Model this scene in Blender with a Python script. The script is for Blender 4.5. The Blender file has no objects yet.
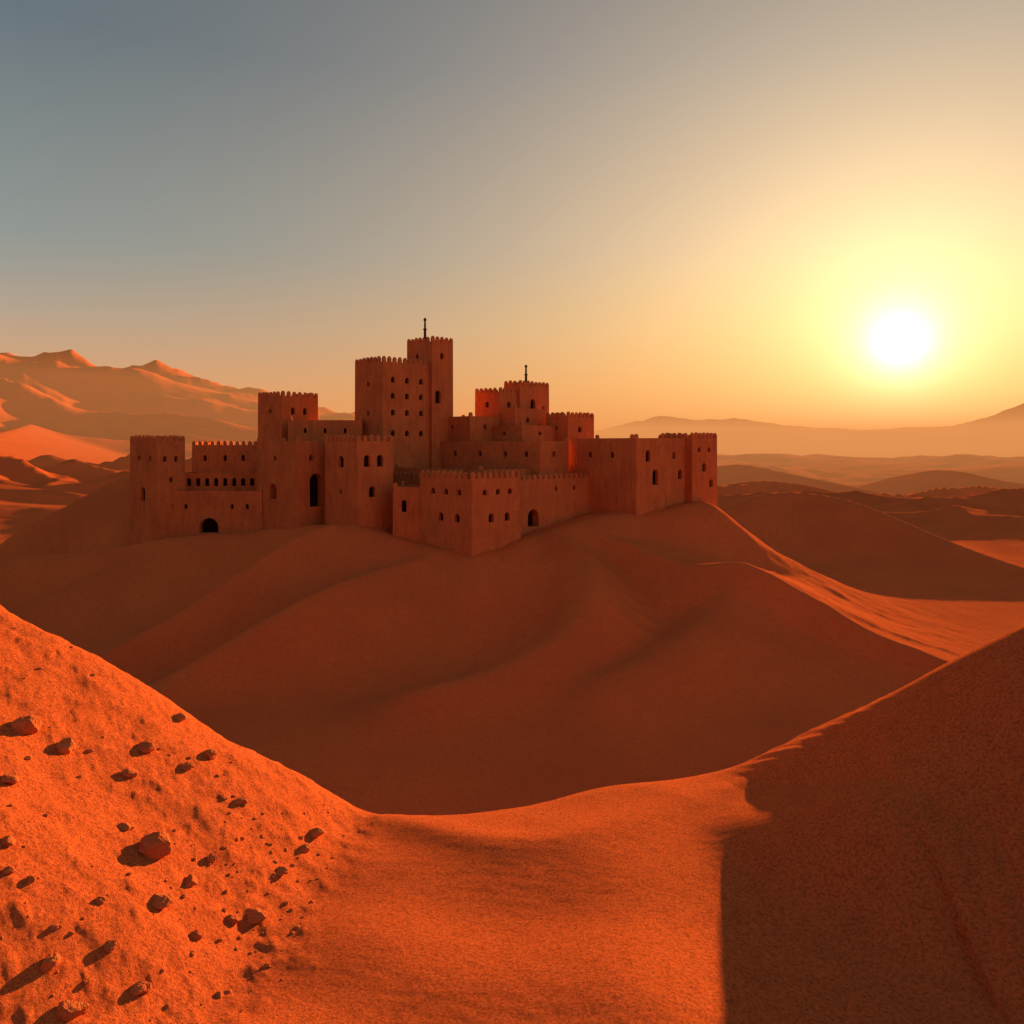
import bpy, math, random
import numpy as np
random.seed(4); np.random.seed(4)
F=800.0; HOR=445.0; EZ=45.0
SUN_AZ=math.atan(388/F); SUN_EL=math.atan(103/F*math.cos(SUN_AZ))
SD=(math.sin(SUN_AZ)*math.cos(SUN_EL), math.cos(SUN_AZ)*math.cos(SUN_EL), math.sin(SUN_EL))
LAZ=math.radians(32.5)   # key light azimuth
LD=(math.sin(LAZ)*math.cos(SUN_EL), math.cos(LAZ)*math.cos(SUN_EL), math.sin(SUN_EL))
sc=bpy.context.scene
sc.view_settings.view_transform='Standard'
try: sc.view_settings.look='None'
except: pass
sc.view_settings.exposure=0
def P(px,py,d): return ((px-512)/F*d, d, -(py-HOR)/F*d)
def lin(c):
    return tuple(((v/255)/12.92 if v/255<=0.04045 else ((v/255+0.055)/1.055)**2.4) for v in c)

# ---------------- noise ----------------
_p=np.random.permutation(512).astype(np.int64); _g=np.random.rand(512)*2*np.pi
def pn(x,y):
    xi=np.floor(x).astype(np.int64); yi=np.floor(y).astype(np.int64)
    xf=x-xi; yf=y-yi
    u=xf*xf*xf*(xf*(xf*6-15)+10); v=yf*yf*yf*(yf*(yf*6-15)+10)
    def g(ix,iy,dx,dy):
        h=_g[_p[(_p[ix%512]+iy)%512]]
        return np.cos(h)*dx+np.sin(h)*dy
    a=g(xi,yi,xf,yf); b=g(xi+1,yi,xf-1,yf); c=g(xi,yi+1,xf,yf-1); d=g(xi+1,yi+1,xf-1,yf-1)
    return ((a*(1-u)+b*u)*(1-v)+(c*(1-u)+d*u)*v)*1.5
def fbm(x,y,o=4):
    s=0;a=1
    for i in range(o):
        s=s+a*pn(x+i*17.3,y-i*9.1); x=x*2.03;y=y*2.03;a*=.5
    return s
def ridged(x,y,o=3):
    s=0;a=1;t=0
    for i in range(o):
        n=1-np.sqrt((pn(x+i*11.7,y+i*5.3)*1.6)**2+.0004); s=s+a*np.clip(n,0,1)**1.5; t+=a; x=x*2.1;y=y*2.1;a*=.42
    return s/t
def sst(a,b,x):
    t=np.clip((x-a)/(b-a),0,1); return t*t*(3-2*t)
def smax(l,k):
    m=l[0]
    for q in l[1:]: m=np.maximum(m,q)
    s=0
    for q in l: s=s+np.exp(np.clip((q-m)/k,-60,0))
    return m+k*np.log(s)
def smin(l,k): return -smax([-q for q in l],k)
def ridge(x,y,pts,sf,sb,r,D,reach=None,sat=False):
    # sf = slope on the right-hand side of the travel direction, sb = left-hand side
    if reach is not None:
        xs=[p[0] for p in pts]; ys=[p[1] for p in pts]
        m=(x>min(xs)-reach)&(x<max(xs)+reach)&(y>min(ys)-reach)&(y<max(ys)+reach)
        out=np.full(x.shape,-400.0)
        if m.any(): out[m]=ridge(x[m],y[m],pts,sf,sb,r,D,None,sat)
        return out
    best=np.full(x.shape,1e9); hz=np.zeros(x.shape); sg=np.zeros(x.shape)
    for (a,b) in zip(pts[:-1],pts[1:]):
        dx,dy=b[0]-a[0],b[1]-a[1]; L=math.hypot(dx,dy)
        t=np.clip(((x-a[0])*dx+(y-a[1])*dy)/(L*L),0,1)
        qx=x-(a[0]+t*dx); qy=y-(a[1]+t*dy); d=np.sqrt(qx*qx+qy*qy)
        side=(dy*qx-dx*qy)/L
        m=d<best
        best=np.where(m,d,best); hz=np.where(m,a[2]+t*(b[2]-a[2]),hz); sg=np.where(m,side/(d+1e-6),sg)
    s=sb+(sf-sb)*(sst(-.9,.0,sg) if sat else (.5+.5*sg))
    d=np.sqrt(best*best+r*r)-r
    return hz-(D*(1-np.exp(-s*d/D))+.12*d*np.sign(s))
def curve(pts,n=6):
    p=[pts[0]]+list(pts)+[pts[-1]]; out=[]
    for i in range(1,len(p)-2):
        a,b,c,d=[np.array(q,float) for q in p[i-1:i+3]]
        for k in range(n):
            t=k/n
            out.append(tuple(.5*((2*b)+(c-a)*t+(2*a-5*b+4*c-d)*t*t+(3*b-a-3*c+d)*t**3)))
    out.append(tuple(pts[-1])); return out

_cx=np.array([-60,-30,-11,-7,-5,-3,-1.7,.5,2.2,4.5,6.0,8,11,30,60.]); _cy=np.array([17,17,17.6,17.8,18.2,18.6,18.4,19.2,20.4,21.0,21.4,22.5,23,24,24])
_fx=np.linspace(-60,60,2401); _fy=np.convolve(np.pad(np.interp(_fx,_cx,_cy),20,mode='edge'),np.ones(41)/41,'valid')
def G(px,py,h):
    d=6.53/((py-HOR)/F-.1)
    return ((px-512)/F*d, d, -7.65-.1*(d-11.2)+h)
DR1=curve([G(340,815,.0),G(400,826,.16),G(470,846,.20),G(540,850,.18),G(610,836,.16),G(680,806,.12)],4)
RDm=curve([P(736,800,19.3),P(762,785,19.4),P(785,768,19.5),P(815,748,19.6),P(860,716,19.5),P(940,671,18.9),P(1024,631,18.4),P(1150,578,17.8),P(1500,470,16)],5)
RD2=curve([P(1300,560,17.5),P(1120,640,17.0),P(1024,690,16.6),P(960,742,16.2),P(915,790,15.6)],5)
Mc=[(q[0],q[1],q[2]-.35) for q in [P(-60,560,96),P(60,552,97),P(150,537,97.5),P(257,528,95.5),P(357,523,91.5),P(415,540,89),P(472,549,85.5),P(525,535,89),P(620,508,98),P(700,500,103)]]
Kc=curve([P(-200,680,100),P(-90,615,106),P(0,545,112),P(60,507,117),P(130,477,121),P(200,473,124),P(280,480,126)],3)
K2=curve([P(165,545,96),P(120,565,92),P(60,590,88),P(0,625,84)],3)
F1=curve([P(335,526,90.5),P(290,540,87.5),P(235,572,83),P(180,608,77),P(110,652,70),P(40,705,62)],4)
F2=curve([P(440,552,86.5),P(380,566,83),P(310,594,77),P(240,634,71),P(180,676,65),P(130,720,58)],4)
F3=curve([P(560,535,89.5),P(590,555,85),P(600,585,79),P(575,625,73),P(510,660,67),P(420,690,62)],4)
F4=curve([P(745,570,82),P(735,600,78),P(690,640,72),P(620,675,66)],3)
R1=curve([P(585,530,93),P(620,540,90),P(655,556,86),P(690,565,83.5),P(745,566,82),P(800,590,79),P(860,625,75),P(940,662,70),P(1010,690,64)],3)
R2=curve([P(690,492,107),P(717,500,106),P(745,522,103),P(780,552,98),P(830,588,93),P(890,622,88),P(985,656,82),P(1060,680,76)],3)
D1c=curve([P(690,530,205),P(722,508,195),P(770,493,178),P(830,496,166),P(880,512,154),P(950,542,139),P(1040,574,123),P(1150,600,112)],3)
D2c=curve([P(860,560,270),P(920,528,262),P(965,512,255),P(1005,507,250),P(1060,514,245),P(1150,530,240)],3)
D3c=curve([P(120,462,420),P(95,470,330),P(50,484,260),P(-10,505,205),P(-80,540,165)],3)
D4c=curve([P(30,424,560),P(10,430,450),P(-30,438,360),P(-90,450,280),P(-170,470,220)],3)
D5c=curve([P(700,470,520),P(740,464,500),P(800,476,470),P(860,488,420),P(920,500,380)],3)
D6c=curve([P(860,486,500),P(905,474,480),P(950,470,470),P(1000,480,440),P(1080,492,410)],3)
D7c=curve([P(850,520,230),P(900,526,222),P(960,540,205),P(1010,546,190),P(1070,552,180)],3)
D8c=curve([P(700,490,350),P(750,481,330),P(800,484,310),P(860,498,285),P(930,508,270)],3)
D9c=curve([P(820,474,900),P(870,466,850),P(930,472,800),P(990,470,780),P(1060,476,740)],3)
D10c=curve([P(720,462,950),P(770,468,880),P(840,478,780),P(900,486,700)],3)

def height(x,y):
    x=np.asarray(x,float); y=np.asarray(y,float)
    r=np.hypot(x,y)
    zb=-24-20*sst(110,700,r)
    plain=zb+2.0*(1-sst(90,130,r))+.7*pn(x*.05,y*.05)
    wx=x+.9*pn(x*.12+3,y*.12); wy=y+.9*pn(x*.12+9,y*.12+5)
    hx=x+1.6*pn(x*.045+31,y*.045); hy=y+1.6*pn(x*.045+9,y*.045+25)
    L=[ridge(hx,hy,Mc,.95,.12,3,13,70,True),ridge(x,y,Kc,.38,.5,1,18,90),ridge(hx,hy,K2,.6,.6,1.5,9,40),
       ridge(hx,hy,F1,.62,.85,.3,9,50),ridge(hx,hy,F2,.55,.75,.7,9,50),ridge(hx,hy,F3,.6,.65,1.5,9,50),ridge(hx,hy,F4,.5,.5,2.5,8,50)]
    R1w=ridge(x+.4*pn(x*.12,y*.12+8),y,R1,.80,.05,.12,10,90)
    T=smin([R1w, ridge(x,y,R2,-.2,.5,.8,40,90)],.3)
    hill=smax(L+[T],.36)
    hz_=sst(60,80,y)*sst(140,120,y)
    hill=hill+.5*pn(wx*.07,wy*.07)+hz_*(.12*pn(x*.4,y*.4)+.03*pn(wx*1.1+3,wy*.45))
    D1=ridge(x,y,D1c,.34,.30,.6,26,200)
    D2=ridge(x,y,D2c,.3,.35,1,20,200)
    D3=ridge(x,y,D3c,.45,.30,1.5,26,260)
    D4=ridge(x,y,D4c,.42,.24,2,40,400)
    D5=ridge(x,y,D5c,.25,.35,2,20,300)
    D6=ridge(x,y,D6c,.25,.35,2,20,300)
    D7=ridge(x,y,D7c,.3,.3,1,12,150)
    D8=ridge(x,y,D8c,.3,.3,1,16,200)
    D9=ridge(x,y,D9c,.2,.3,3,22,400)
    D10=ridge(x,y,D10c,.2,.3,3,22,400)
    ax=x*.83+y*.56; ay=-x*.56+y*.83
    wn=.5*pn(x*.004,y*.004)
    rn=ridged(ax*.0048+wn,ay*.0105+wn+4,3)
    k=np.where(y>1,x/np.maximum(y,1),np.sign(x)*3)
    px=512+F*np.clip(k,-1.4,1.4)
    lf=sst(430,100,px)
    amp=sst(120,330,r)*(22+12*lf)
    dunes=zb-4+amp*rn
    hl=np.interp(px,[-600,-200,0,40,85,160,215,260,320,355,420,520,640],[346,344,346,352,360,368,378,389,401,405,425,445,452])
    HL=-(hl-HOR)/F*950
    prof=np.exp(-((np.minimum(r,950)-950)/330)**2)*np.exp(-((np.maximum(r,1000)-1000)/500)**2)
    rl=ridged(ax*.0034+wn*.6+2,ay*.0062+7,4)
    rl2=ridged(x*.0065+wn,y*.0022+3,2)
    ML=zb+(HL-zb)*prof*(.55+.33*rl+.15*rl2)
    hr=np.interp(px,[420,560,600,650,690,735,790,815,850,905,950,1024,1120,1700],[446,438,430,419,417,412,423,428,431,425,423,408,400,400])
    HR=-(hr-HOR)/F*3300
    profr=np.exp(-((np.minimum(r,3300)-3300)/650)**2)*np.exp(-((np.maximum(r,3400)-3400)/600)**2)
    rr=ridged(x*.0016+5,y*.0016,3)
    MR=zb+(HR-zb)*profr*(.76+.32*rr)
    back=smax([dunes,ML,MR],3)
    back=np.where(y<0,zb-3,back)
    bk=smax([plain,hill,D1,D2,D3,D4,D5,D6,D7,D8,D9,D10],.6)
    z=smax([bk,back],1.2)
    m=(r<75)
    if m.any():
        X_,Y_=x[m],y[m]; w1,w2=wx[m],wy[m]
        floor=-7.65-.1*(Y_-11.2)
        floor=np.where(Y_<5,-7.03+.02*(Y_-5),floor)
        fr=-8.42+0*Y_
        bl=sst(1.5,6,X_-.25*(Y_-11.2)); floor=floor*(1-bl)+fr*bl
        floor=floor+.15*pn(w1*.33,w2*.33)*(1-.6*bl)
        floor=floor-.26*np.exp(-((X_-2.6)/1.5)**2-((Y_-18.4)/1.0)**2)-.20*np.exp(-((X_+.5)/1.6)**2-((Y_-16.6)/.9)**2)
        d1=ridge(X_,Y_,DR1,.10,.18,.3,1.5)
        tl=-3.3-X_+.35*pn(Y_*.25,X_*.1)
        left=-8.45+.66*(np.sqrt(tl*tl+.25)+tl)/2
        left=left+.25*pn(w1*.3+40,w2*.22)
        wob=.5*pn(X_*.3+11,Y_*.3)
        right=ridge(X_,Y_+wob*sst(5,9,X_)*.6,RDm,.36,.42,.6,7,None,True)
        dx_=sst(6,10,X_)
        right=right+dx_*(.22*pn(w1*.22+70,w2*.22))
        rd2=ridge(X_+wob,Y_,RD2,.42,.6,1.0,6)
        right=smax([right,rd2],.4)
        left=-1+smin([left+1,np.full_like(X_,1.5)],.6)
        right=-1+smin([right+1,np.full_like(X_,-.6)],.6)
        A=smax([floor,left,right,d1],.14)
        yc=np.interp(X_,_fx,_fy); t=Y_-yc
        A=A-.95*(np.sqrt(t*t+.5)+t)/2+.03
        rough=sst(-2.2,-4.5,X_+.6*pn(X_*.5,Y_*.5))
        near=sst(30,20,Y_)
        A=A+near*(.02+.98*rough)*(.05*fbm(X_*.9,Y_*.9,4)+.035*np.clip(fbm(X_*3.1,Y_*3.1,3),0,1))
        A=A+near*rough*.06*np.clip(pn(X_*2.2+5,Y_*2.2),0,1)*sst(-7.5,-4,X_)
        A=A+near*(1-rough)*.004*pn(w1*2.2,w2*5.5+X_*.8)
        z[m]=smax([A,z[m]],.3)
    return z

# ---------------- terrain ----------------
rs=np.concatenate([np.geomspace(2.5,9,24,endpoint=False),np.geomspace(9,24,240,endpoint=False),np.geomspace(24,60,50,endpoint=False),np.geomspace(60,130,210,endpoint=False),np.geomspace(130,7000,420)])
th=np.radians(np.concatenate([np.linspace(-36,36,900),np.linspace(36,324,160)[1:-1]]))
nr,nt=len(rs),len(th)
RR,TT=np.meshgrid(rs,th,indexing='ij')
X=(RR*np.sin(TT)).ravel(); Y=(RR*np.cos(TT)).ravel(); Z=height(X,Y)
co=np.stack([X,Y,Z+EZ],1)
co=np.vstack([co,[[0,0,float(height(np.array([0.]),np.array([0.]))[0])+EZ]]])
i=np.arange(nr-1)[:,None]*nt; j=np.arange(nt)[None,:]; j2=(j+1)%nt
quads=np.stack([i+j,i+j2,i+nt+j2,i+nt+j],-1).reshape(-1,4)[:,::-1]
tri=np.stack([np.arange(nt),np.full(nt,nr*nt),(np.arange(nt)+1)%nt],1)[:,::-1]
tri=tri[:,::-1]
me=bpy.data.meshes.new('desert_ground')
nv=len(co); nq=len(quads); ntr=len(tri)
me.vertices.add(nv); me.vertices.foreach_set('co',co.astype(np.float32).ravel())
me.loops.add(nq*4+ntr*3); me.loops.foreach_set('vertex_index',np.concatenate([quads.ravel(),tri[:,::-1].ravel()]).astype(np.int32))
me.polygons.add(nq+ntr)
me.polygons.foreach_set('loop_start',np.concatenate([np.arange(nq)*4,nq*4+np.arange(ntr)*3]).astype(np.int32))
me.polygons.foreach_set('loop_total',np.concatenate([np.full(nq,4),np.full(ntr,3)]).astype(np.int32))
me.polygons.foreach_set('use_smooth',np.ones(nq+ntr,bool))
me.update(calc_edges=True)
ground=bpy.data.objects.new('desert_ground',me); sc.collection.objects.link(ground)

# ---------------- materials ----------------
def newmat(n):
    m=bpy.data.materials.new(n); m.use_nodes=True; nt_=m.node_tree
    b=nt_.nodes['Principled BSDF']; b.inputs['Roughness'].default_value=1.0
    b.inputs['Specular IOR Level'].default_value=0.0
    return m,nt_,b
def noise(nt_,vec,scale,detail=4,rough=.55):
    n=nt_.nodes.new('ShaderNodeTexNoise'); n.inputs['Scale'].default_value=scale; n.inputs['Detail'].default_value=detail; n.inputs['Roughness'].default_value=rough
    nt_.links.new(vec,n.inputs['Vector']); return n.outputs['Fac']
def mp(nt_,v,a,b,c,d):
    n=nt_.nodes.new('ShaderNodeMapRange'); nt_.links.new(v,n.inputs[0])
    for i_,q in enumerate((a,b,c,d)): n.inputs[i_+1].default_value=q
    return n.outputs[0]
def mix(nt_,f,a,b):
    n=nt_.nodes.new('ShaderNodeMix'); n.data_type='RGBA'
    for s,v in ((0,f),(6,a),(7,b)):
        if hasattr(v,'is_linked'): nt_.links.new(v,n.inputs[s])
        else: n.inputs[s].default_value=(v if s==0 else (*v,1))
    return n.outputs[2]
def bump(nt_,h,st,dist,nrm=None):
    n=nt_.nodes.new('ShaderNodeBump'); n.inputs['Strength'].default_value=st; n.inputs['Distance'].default_value=dist
    nt_.links.new(h,n.inputs['Height'])
    if nrm: nt_.links.new(nrm,n.inputs['Normal'])
    return n.outputs['Normal']
sand,t_,b=newmat('sand')
g=t_.nodes.new('ShaderNodeNewGeometry').outputs['Position']
n1=noise(t_,g,.09,3); n2=noise(t_,g,2.2,3,.7); n3=noise(t_,g,17,4,.85)
c=mix(t_,mp(t_,n1,.3,.7,0,1),(.80,.166,.044),(.67,.138,.041))
c=mix(t_,mp(t_,n2,.45,.75,0,.3),c,(.42,.080,.025))
c=mix(t_,mp(t_,n3,.45,.64,0,.75),c,(.24,.046,.017))
t_.links.new(c,b.inputs['Base Color'])
t_.links.new(bump(t_,n3,1.0,.065),b.inputs['Normal'])
me.materials.append(sand)
def adobe(n,base,dark):
    m,t_,b=newmat(n)
    g=t_.nodes.new('ShaderNodeNewGeometry').outputs['Position']
    mpn=t_.nodes.new('ShaderNodeMapping'); mpn.inputs['Scale'].default_value=(1,1,.22); t_.links.new(g,mpn.inputs['Vector'])
    n1=noise(t_,g,.35,3,.6); n2=noise(t_,mpn.outputs[0],1.6,4,.65); n3=noise(t_,g,5,4,.75)
    c=mix(t_,mp(t_,n1,.35,.65,0,.6),base,dark)
    c=mix(t_,mp(t_,n2,.48,.7,0,.45),c,tuple(v*.65 for v in dark))
    c=mix(t_,mp(t_,n3,.5,.72,0,.5),c,tuple(v*.62 for v in dark))
    t_.links.new(c,b.inputs['Base Color'])
    t_.links.new(bump(t_,n3,.9,.12),b.inputs['Normal'])
    return m
wall=adobe('adobe_wall',(.61,.172,.056),(.45,.122,.041))
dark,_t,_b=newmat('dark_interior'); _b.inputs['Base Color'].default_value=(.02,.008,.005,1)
wood,_t,_b=newmat('weathered_wood'); _b.inputs['Base Color'].default_value=(.05,.028,.018,1)
rockm=adobe('sandstone',(.55,.14,.045),(.42,.10,.035))

# ---------------- fortress ----------------
fort=bpy.data.objects.new('desert_fortress',None); sc.collection.objects.link(fort)
def mkobj(name,verts,faces,mats,parent=None,smooth=False,mi=None):
    m=bpy.data.meshes.new(name); m.from_pydata([(v[0],v[1],v[2]+EZ) for v in verts],[],faces)
    for q in mats: m.materials.append(q)
    if mi: m.polygons.foreach_set('material_index',mi)
    if smooth: m.polygons.foreach_set('use_smooth',[True]*len(m.polygons))
    m.update(); o=bpy.data.objects.new(name,m); sc.collection.objects.link(o)
    if parent: o.parent=parent
    return o
def block(name,c,l,r,top,d,a=45,base=-24,lrows=(),rrows=(),cren=1,tl=None,tr=None,band=False):
    a=math.radians(a); x0=(c-512)/F*d
    Rv=(math.cos(a),math.sin(a)); Lv=(-math.sin(a),math.cos(a))
    def uR(px): k=(px-512)/F; return (k*d-x0)/(Rv[0]-k*Rv[1])
    def uL(px): k=(px-512)/F; return (k*d-x0)/(Lv[0]-k*Lv[1])
    W=tr if tr else uR(r); D=tl if tl else uL(l)
    z1=-(top-HOR)/F*d; z0=base
    V=[];Fc=[];MI=[]
    def add(ps,m=0):
        n=len(V); V.extend(ps); Fc.append(list(range(n,n+len(ps)))); MI.append(m)
    def face(org,dr,nm,Wd,rows):
        def pt(u,v,dep=0): return (org[0]+dr[0]*u-nm[0]*dep, org[1]+dr[1]*u-nm[1]*dep, v)
        rows=sorted(rows,key=lambda q:q[0]); cur=z0
        for (v0,v1,us,w,arch) in rows:
            if v0<cur+.02: continue
            add([pt(0,cur),pt(Wd,cur),pt(Wd,v0),pt(0,v0)])
            uc=0
            for u in sorted(us):
                ua,ub=u-w/2,u+w/2
                if ua<uc+.05 or ub>Wd-.08: continue
                add([pt(uc,v0),pt(ua,v0),pt(ua,v1),pt(uc,v1)])
                dep=.4 if w<1.5 else 1.0
                if arch:
                    rad=w/2; vs=max(v0+.05,v1-rad); hh=v1-vs; N=6
                    arc=[(u-rad*math.cos(math.pi*q/(2*N)),vs+hh*math.sin(math.pi*q/(2*N))) for q in range(2*N+1)]
                    add([pt(*p) for p in arc[:N+1]]+[pt(ua,v1)][::-1])
                    add([pt(*p) for p in arc[N:]]+[pt(ub,v1)])
                    ol=[(ua,v0),(ub,v0)]+arc[::-1]
                else: ol=[(ua,v0),(ub,v0),(ub,v1),(ua,v1)]
                for q in range(len(ol)):
                    p,s=ol[q],ol[(q+1)%len(ol)]
                    add([pt(*p),pt(*s),pt(s[0],s[1],dep),pt(p[0],p[1],dep)])
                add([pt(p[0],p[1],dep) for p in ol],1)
                uc=ub
            add([pt(uc,v0),pt(Wd,v0),pt(Wd,v1),pt(uc,v1)])
            cur=v1
        add([pt(0,cur),pt(Wd,cur),pt(Wd,z1),pt(0,z1)])
    s=d/F
    def cv(rows,left):
        out=[]
        for (p0,p1,pxs,w,arch) in rows:
            if left: us=[D-uL(q) for q in pxs]; sc_=max(.9,min(1.6,D/max(1,(c-l))/s))
            else: us=[uR(q) for q in pxs]; sc_=max(.9,min(1.6,W/max(1,(r-c))/s))
            out.append((-(p1-HOR)*s,-(p0-HOR)*s,us,w*s*sc_,arch))
        return out
    C=(x0,d); CR=(x0+Rv[0]*W,d+Rv[1]*W); CL=(x0+Lv[0]*D,d+Lv[1]*D); CB=(CR[0]+Lv[0]*D,CR[1]+Lv[1]*D)
    nR=(math.sin(a),-math.cos(a)); nL=(-math.cos(a),-math.sin(a))
    face(C,Rv,nR,W,cv(rrows,False))
    face(CL,(-Lv[0],-Lv[1]),nL,D,cv(lrows,True))
    face(CR,Lv,(-nL[0],-nL[1]),D,[])
    face(CB,(-Rv[0],-Rv[1]),(-nR[0],-nR[1]),W,[])
    q=.3
    def pp(u,v,z): return (x0+Rv[0]*u+Lv[0]*v, d+Rv[1]*u+Lv[1]*v, z)
    O=[(0,0),(W,0),(W,D),(0,D)]; I=[(q,q),(W-q,q),(W-q,D-q),(q,D-q)]
    zr=z1-.55
    for e in range(4):
        f=(e+1)%4
        add([pp(*O[e],z1),pp(*O[f],z1),pp(*I[f],z1),pp(*I[e],z1)])
        add([pp(*I[e],z1),pp(*I[f],z1),pp(*I[f],zr),pp(*I[e],zr)])
    add([pp(*I[e],zr) for e in range(4)])
    for (A_,B_,ins) in ((O[0],O[1],(0,1)),(O[1],O[2],(-1,0)),(O[2],O[3],(0,-1)),(O[3],O[0],(1,0))):
        Ln=math.hypot(B_[0]-A_[0],B_[1]-A_[1]); n=max(2,int(round(Ln/.95))); dx,dy=(B_[0]-A_[0])/Ln,(B_[1]-A_[1])/Ln
        mw=.5; cz=cren if cren else .7
        for k in range(n):
            if not cren and k>0: continue
            t0=k*(Ln-mw)/n
            ha=.42*cz*random.uniform(.85,1.1); hb=ha+.30*cz
            def mpv(t,w_,z): return pp(A_[0]+dx*t+ins[0]*w_,A_[1]+dy*t+ins[1]*w_,z)
            a0,a1=t0,t0+mw; tm=(a0+a1)/2
            add([mpv(a0,0,z1),mpv(a1,0,z1),mpv(a1,0,z1+ha),mpv(tm+.08,0,z1+hb),mpv(tm-.08,0,z1+hb),mpv(a0,0,z1+ha)])
            add([mpv(a0,q,z1),mpv(a0,q,z1+ha),mpv(tm-.08,q,z1+hb),mpv(tm+.08,q,z1+hb),mpv(a1,q,z1+ha),mpv(a1,q,z1)])
            for (p,s_) in (((a0,z1),(a0,z1+ha)),((a0,z1+ha),(tm-.08,z1+hb)),((tm-.08,z1+hb),(tm+.08,z1+hb)),((tm+.08,z1+hb),(a1,z1+ha)),((a1,z1+ha),(a1,z1))):
                add([mpv(p[0],0,p[1]),mpv(p[0],q,p[1]),mpv(s_[0],q,s_[1]),mpv(s_[0],0,s_[1])])
    cx,cy=(C[0]+CB[0])/2,(C[1]+CB[1])/2; H=z1+12
    out=[]
    for v in V:
        kx=1-.018*(v[2]-z1)/max(6,H)
        out.append((cx+(v[0]-cx)*kx,cy+(v[1]-cy)*kx,v[2]))
    o=mkobj(name,out,Fc,[wall,dark],fort,mi=MI)
    return (cx,cy,z1)
B=block
B('corner_tower',157,130,185,441,98,a=55,lrows=[(488,502,[143],5,1),(456,461,[139,150],3,0)],rrows=[(456,462,[165,176],3.2,1),(478,483,[171],3,0)])
B('outer_wall',158,0,262,491,99.5,a=0,tl=8,rrows=[(518,533,[209],19,1),(504,509,[172,186,232,247],3.2,1)],cren=0)
B('terrace_wall',178,0,262,473,105,a=2,tl=7,rrows=[(478,486,[189,198,207,216,225,234,243,252],4.4,1)],cren=0)
B('rear_house',192,0,258,445,111,a=0,tl=8,rrows=[(455,461,[205,225,243],3.2,1)],cren=.8)
B('gate_tower',297,257,325,441,95,a=50,lrows=[(485,501,[273],8,1),(456,461,[275],3.4,1)],rrows=[(474,508,[316],13,1),(455,461,[311],3.4,1)],cren=0)
B('watch_tower',282,258,318,396,108,a=50,lrows=[(408,413,[270],3,1)],rrows=[(407,414,[293,305],3.6,1)],cren=1)
B('long_house',288,0,362,420,104,a=4,tl=7,rrows=[(428,433,[305,325,345],2.8,1)],cren=0)
B('inner_tower',357,325,393,441,91,a=45,lrows=[(456,468,[341],6,1),(490,495,[341],3,1)],rrows=[(455,467,[367,380],6,1),(487,498,[372],6,1)],cren=1)
kr=[393,407,421]
B('great_keep',383,355,432,361,103,a=45,lrows=[(380,385,[368],3,1),(410,415,[368],3,1)],
  rrows=[(376,382,kr,3.8,1),(392,398,kr,3.8,1),(409,415,kr,3.8,1),(430,436,kr,3.8,1)],cren=1)
pt1=B('high_tower',432,407,453,341,108,a=45,lrows=[(352,357,[417],3,1)],rrows=[(352,358,[442],3.4,1),(390,403,[438],5,1)],cren=1)
B('upper_hall',470,434,500,416,107,a=45,rrows=[(424,429,[485],2.8,1)],lrows=[(424,429,[452],2.8,1)],cren=0)
B('upper_tower',500,475,522,392,111,a=45,lrows=[(401,407,[487],3.4,1)],rrows=[(401,407,[509],3.4,1)],cren=1)
pt2=B('beacon_tower',520,504,549,385,113,a=50,rrows=[(398,408,[533],5,1)],lrows=[(395,400,[512],3,1)],cren=1)
B('upper_house',515,490,546,408,109,a=45,rrows=[(417,422,[528],3,1)],cren=0)
B('middle_house',522,470,560,425,106,a=45,rrows=[(431,435,[540],3,1)],lrows=[(431,435,[485,504],3,1)],cren=0)
B('east_tower',568,546,594,417,109,a=45,rrows=[(426,432,[580],3.6,1)],lrows=[(425,430,[556],3,1)],cren=1)
B('great_hall',540,434,568,441,98,a=50,lrows=[(451,457,[455,480,505,526],3.2,1)],rrows=[(451,457,[554],3.2,1)],cren=0)
B('east_palace',636,569,664,438,96,a=45,lrows=[(452,458,[590,612],3.4,1)],rrows=[(450,462,[648],5,1),(470,486,[655],6,1)],cren=0)
B('east_house',662,650,692,438,101,a=45,rrows=[(452,459,[674],3.4,1),(470,480,[680],4.5,1)],cren=0,tl=5)
B('far_tower',692,684,717,438,104,a=42,rrows=[(447,452,[699,709],3,1),(463,472,[704],4,1),(480,488,[711],4,1)],cren=1,tl=5)
B('lower_terrace',480,395,575,470,93,a=45,cren=0,lrows=[(476,481,[405,413],3,1)])
B('court_wall',393,0,428,487,90.5,a=-4,tl=5,cren=0,rrows=[(500,512,[404],5,1)])
B('curtain_wall',500,394,619,481,90.0,a=45,rrows=[(512,530,[533],10,1),(498,510,[594],7.5,1),(489,494,[556,574],2.8,1)],cren=.8)
B('front_tower',472,420,520,479,84,a=45,lrows=[(490,496,[433,446,459],4.2,1),(515,524,[441,457],5,1)],rrows=[(490,496,[485,498,510],4.2,1),(515,524,[491,507],5,1)],cren=1)
def pole(name,x,y,z,h):
    V=[];Fc=[];N=8
    prof=[(.2,-.7),(.17,h*.5),(.26,h*.5),(.26,h*.55),(.14,h*.56),(.12,h*.86),(.24,h*.9),(.16,h*.95),(.03,h)]
    for (rr_,zz) in prof:
        for k in range(N): V.append((x+rr_*math.cos(k*6.2832/N),y+rr_*math.sin(k*6.2832/N),z+zz))
    for s in range(len(prof)-1):
        for k in range(N): Fc.append([s*N+k,s*N+(k+1)%N,(s+1)*N+(k+1)%N,(s+1)*N+k])
    mkobj(name,V,Fc,[wood],fort)
pole('flagpole',(425-512)/F*109.5,109.5,pt1[2],3.4)
pole('beacon_mast',(526-512)/F*115,115,pt2[2],3.1)

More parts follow.
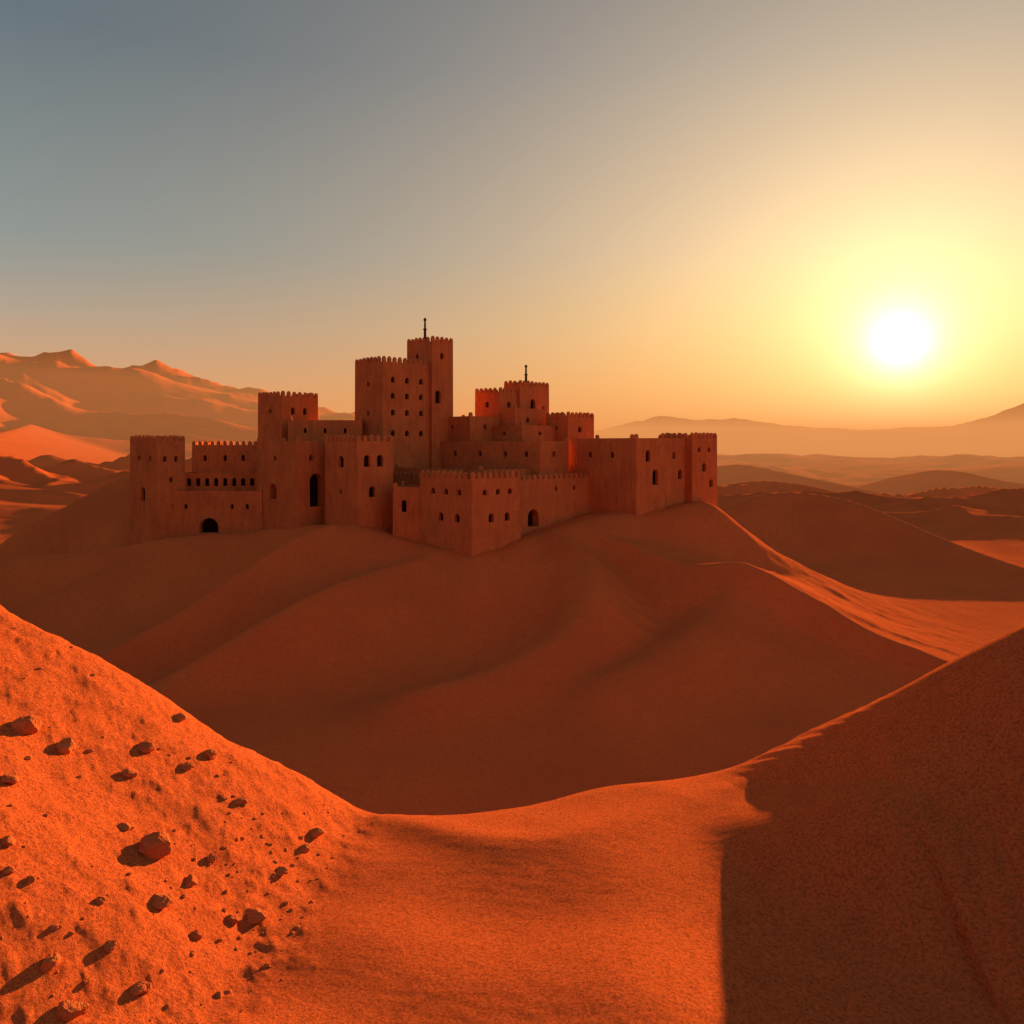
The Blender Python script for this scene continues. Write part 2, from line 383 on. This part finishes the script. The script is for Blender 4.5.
# ---------------- rocks ----------------
import bmesh
ico=bmesh.new(); bmesh.ops.create_icosphere(ico,subdivisions=3,radius=1); iv=np.array([v.co[:] for v in ico.verts]); ifc=[[v.index for v in f.verts] for f in ico.faces]; ico.free()
ico=bmesh.new(); bmesh.ops.create_icosphere(ico,subdivisions=2,radius=1); jv=np.array([v.co[:] for v in ico.verts]); jfc=[[v.index for v in f.verts] for f in ico.faces]; ico.free()
def rockv(base,seed,rad):
    rg=np.random.RandomState(seed); v=base.copy()
    for _ in range(9):
        n=rg.normal(size=3); n/=np.linalg.norm(n); dd=rg.uniform(.55,.85); s=v@n
        v=v-np.outer(np.maximum(s-dd,0)*.9,n)
    v*=1+.03*rg.normal(size=(len(v),1))
    v*=np.array([rg.uniform(.9,1.25),rg.uniform(.8,1.1),rg.uniform(.55,.8)])
    an=rg.uniform(0,6.28); ca,sa=math.cos(an),math.sin(an)
    v=v@np.array([[ca,sa,0],[-sa,ca,0],[0,0,1]])
    return v*rad
_gx=np.linspace(-16,4,161); _gy=np.linspace(8,22,141); _GX,_GY=np.meshgrid(_gx,_gy,indexing='ij'); _GZ=height(_GX.ravel(),_GY.ravel()).reshape(_GX.shape)
def hq(x,y):
    fx=np.clip((x+16)/20*160,0,159.99); fy=np.clip((y-8)/14*140,0,139.99); ix=fx.astype(int); iy=fy.astype(int); u=fx-ix; v=fy-iy
    return (_GZ[ix,iy]*(1-u)+_GZ[ix+1,iy]*u)*(1-v)+(_GZ[ix,iy+1]*(1-u)+_GZ[ix+1,iy+1]*u)*v
def hit(px,py):
    ds=np.linspace(9,22,900); k=(px-512)/F; m=-(py-HOR)/F
    hz=hq(k*ds,ds); ix=np.argmax(hz>m*ds)
    return k*ds[ix],ds[ix],hz[ix]
big=[(25,724,14),(65,744,11),(155,845,20),(210,754,9),(160,899,12),(190,881,9),(257,915,11),(316,831,9),(72,1008,14),(50,962,10),(232,918,8),(140,988,9),(10,778,9),(130,772,8),(146,746,9),(8,840,8),(186,765,7),(125,825,7),(305,848,7),(212,858,7),(100,900,6),(30,880,6),(8,870,7),(180,716,7),(240,800,7),(195,935,8),(110,945,7),(280,870,7)]
for n_,(px,py,rp) in enumerate(big):
    x,y,z=hit(px,py+rp*.4); rad=rp*y/F*1.0
    v=rockv(iv,n_+5,rad)+np.array([x,y,z+rad*.2])
    mkobj('rock',v.tolist(),ifc,[rockm],smooth=False)
V=[];Fc=[]
for n_ in range(240):
    px=random.uniform(-40,360); py=random.uniform(610,1040)
    if n_>130: px=random.gauss(270,50); py=random.gauss(875,55)
    x,y,z=hit(px,py)
    if x>-3.2 or y>17.5 or y<9.2: continue
    rad=random.choice([.02,.03,.03,.045,.06])*random.uniform(.7,1.2)
    v=rockv(jv,n_+100,rad)+np.array([x,y,z+rad*.0]); k=len(V)
    V.extend(v.tolist()); Fc.extend([[q+k for q in f] for f in jfc])
mkobj('scattered_pebbles',V,Fc,[rockm])

# ---------------- haze (low box over the basin, its emission stands in for scattered sunlight) ----------------
hz=mkobj('glowing_haze',[(sx*5000,sy,sz) for sx in (-1,1) for sy in (280,6000) for sz in (-70,62)],[[0,1,3,2],[4,6,7,5],[0,4,5,1],[2,3,7,6],[0,2,6,4],[1,5,7,3]],[])
hm=bpy.data.materials.new('haze'); hm.use_nodes=True; ht=hm.node_tree; ht.nodes.clear()
ho=ht.nodes.new('ShaderNodeOutputMaterial'); va=ht.nodes.new('ShaderNodeVolumeAbsorption'); ve=ht.nodes.new('ShaderNodeEmission'); ad=ht.nodes.new('ShaderNodeAddShader')
SIG=.0008
va.inputs['Color'].default_value=(0,0,0,1); va.inputs['Density'].default_value=SIG
ve.inputs['Color'].default_value=(*lin((240,156,88)),1); ve.inputs['Strength'].default_value=SIG
ht.links.new(va.outputs[0],ad.inputs[0]); ht.links.new(ve.outputs[0],ad.inputs[1]); ht.links.new(ad.outputs[0],ho.inputs['Volume']); hz.data.materials.append(hm)

# ---------------- world ----------------
w=bpy.data.worlds.new('World'); sc.world=w; w.use_nodes=True; t=w.node_tree; t.nodes.clear()
out=t.nodes.new('ShaderNodeOutputWorld'); bg=t.nodes.new('ShaderNodeBackground'); t.links.new(bg.outputs[0],out.inputs[0])
try: w.cycles.sampling_method='MANUAL'; w.cycles.sample_map_resolution=512
except Exception as e: print(e)
tc=t.nodes.new('ShaderNodeTexCoord').outputs['Generated']
def M(op,a,b=None):
    n=t.nodes.new('ShaderNodeMath'); n.operation=op
    for i_,v in enumerate((a,b)):
        if v is None: continue
        if hasattr(v,'is_linked'): t.links.new(v,n.inputs[i_])
        else: n.inputs[i_].default_value=v
    return n.outputs[0]
dt=t.nodes.new('ShaderNodeVectorMath'); dt.operation='DOT_PRODUCT'; t.links.new(tc,dt.inputs[0]); dt.inputs[1].default_value=SD
ang=M('MULTIPLY',M('ARCCOSINE',M('MINIMUM',dt.outputs['Value'],.999999)),180/math.pi)
sp=t.nodes.new('ShaderNodeSeparateXYZ'); t.links.new(tc,sp.inputs[0])
el=M('MULTIPLY',M('ARCSINE',sp.outputs[2]),180/math.pi)
fac=M('POWER',2.71828,M('MULTIPLY',M('POWER',M('DIVIDE',ang,38.0),2.0),-1.0))
def ramp(stops):
    n=t.nodes.new('ShaderNodeValToRGB'); t.links.new(M('DIVIDE',el,90.0),n.inputs[0]); cr=n.color_ramp
    cr.interpolation='LINEAR'
    while len(cr.elements)<len(stops): cr.elements.new(.5)
    for e,(p,cc) in zip(cr.elements,stops): e.position=p/90; e.color=(*lin(cc),1)
    return n.outputs[0]
rl=ramp([(0,(214,160,114)),(4,(202,166,132)),(8,(170,160,145)),(13,(134,147,146)),(25,(90,110,120)),(45,(88,98,106)),(90,(90,92,96))])
rr=ramp([(0,(248,156,78)),(4,(246,176,100)),(8,(238,188,126)),(14,(218,184,150)),(25,(184,168,156)),(45,(124,122,120)),(90,(92,94,98))])
def cmix(f,a,b,bt='MIX'):
    n=t.nodes.new('ShaderNodeMix'); n.data_type='RGBA'; n.blend_type=bt
    for s,v in ((0,f),(6,a),(7,b)):
        if hasattr(v,'is_linked'): t.links.new(v,n.inputs[s])
        else: n.inputs[s].default_value=(v if s==0 else (*v,1))
    return n.outputs[2]
col=cmix(fac,rl,rr)
fc=t.nodes.new('ShaderNodeFloatCurve'); t.links.new(M('DIVIDE',ang,180.0),fc.inputs['Value'])
cv_=fc.mapping.curves[0]; cv_.points[0].location=(0,.4); cv_.points[1].location=(1,.12)
for p_ in ((.34,.4),(.42,.56),(.52,.84),(.66,.74),(.82,.20)): cv_.points.new(*p_)
fc.mapping.update()
n=t.nodes.new('ShaderNodeVectorMath'); n.operation='SCALE'; t.links.new(col,n.inputs[0]); t.links.new(M('MULTIPLY',fc.outputs[0],2.5),n.inputs['Scale']); col=n.outputs[0]
def glow(wd,pw,amp,cc):
    f=M('MULTIPLY',M('POWER',2.71828,M('MULTIPLY',M('POWER',M('DIVIDE',ang,wd),pw),-1.0)),amp)
    n=t.nodes.new('ShaderNodeVectorMath'); n.operation='SCALE'; n.inputs[0].default_value=cc; t.links.new(f,n.inputs['Scale'])
    return n.outputs[0]
for g_ in (glow(1.2,1.1,3.0,(1,.95,.8)),glow(5.6,1.2,.85,(1,.80,.38)),glow(18.5,1.6,.48,(1,.64,.19))):
    n=t.nodes.new('ShaderNodeVectorMath'); n.operation='ADD'; t.links.new(col,n.inputs[0]); t.links.new(g_,n.inputs[1]); col=n.outputs[0]
sk=t.nodes.new('ShaderNodeTexSky'); sk.sky_type='NISHITA'; sk.sun_disc=False; sk.sun_elevation=SUN_EL; sk.sun_rotation=LAZ; sk.dust_density=.5
n=t.nodes.new('ShaderNodeVectorMath'); n.operation='SCALE'; t.links.new(sk.outputs[0],n.inputs[0]); n.inputs['Scale'].default_value=.004
n2_=t.nodes.new('ShaderNodeVectorMath'); n2_.operation='ADD'; t.links.new(col,n2_.inputs[0]); t.links.new(n.outputs[0],n2_.inputs[1])
t.links.new(n2_.outputs[0],bg.inputs[0]); bg.inputs[1].default_value=1.0

# ---------------- sun + camera ----------------
from mathutils import Vector
sl=bpy.data.lights.new('sun','SUN'); sl.energy=15.5; sl.angle=math.radians(.8); sl.color=(1,.51,.175)
so=bpy.data.objects.new('sun',sl); sc.collection.objects.link(so); so.rotation_euler=Vector(LD).to_track_quat('Z','Y').to_euler(); so.location=(50,100,90)
cd=bpy.data.cameras.new('camera'); co_=bpy.data.objects.new('camera',cd); sc.collection.objects.link(co_)
cd.sensor_width=36; cd.lens=36*F/1024; cd.shift_y=(HOR-512)/1024
cd.clip_start=.1; cd.clip_end=20000
co_.location=(0,0,EZ); co_.rotation_euler=(math.radians(90),0,0); sc.camera=co_
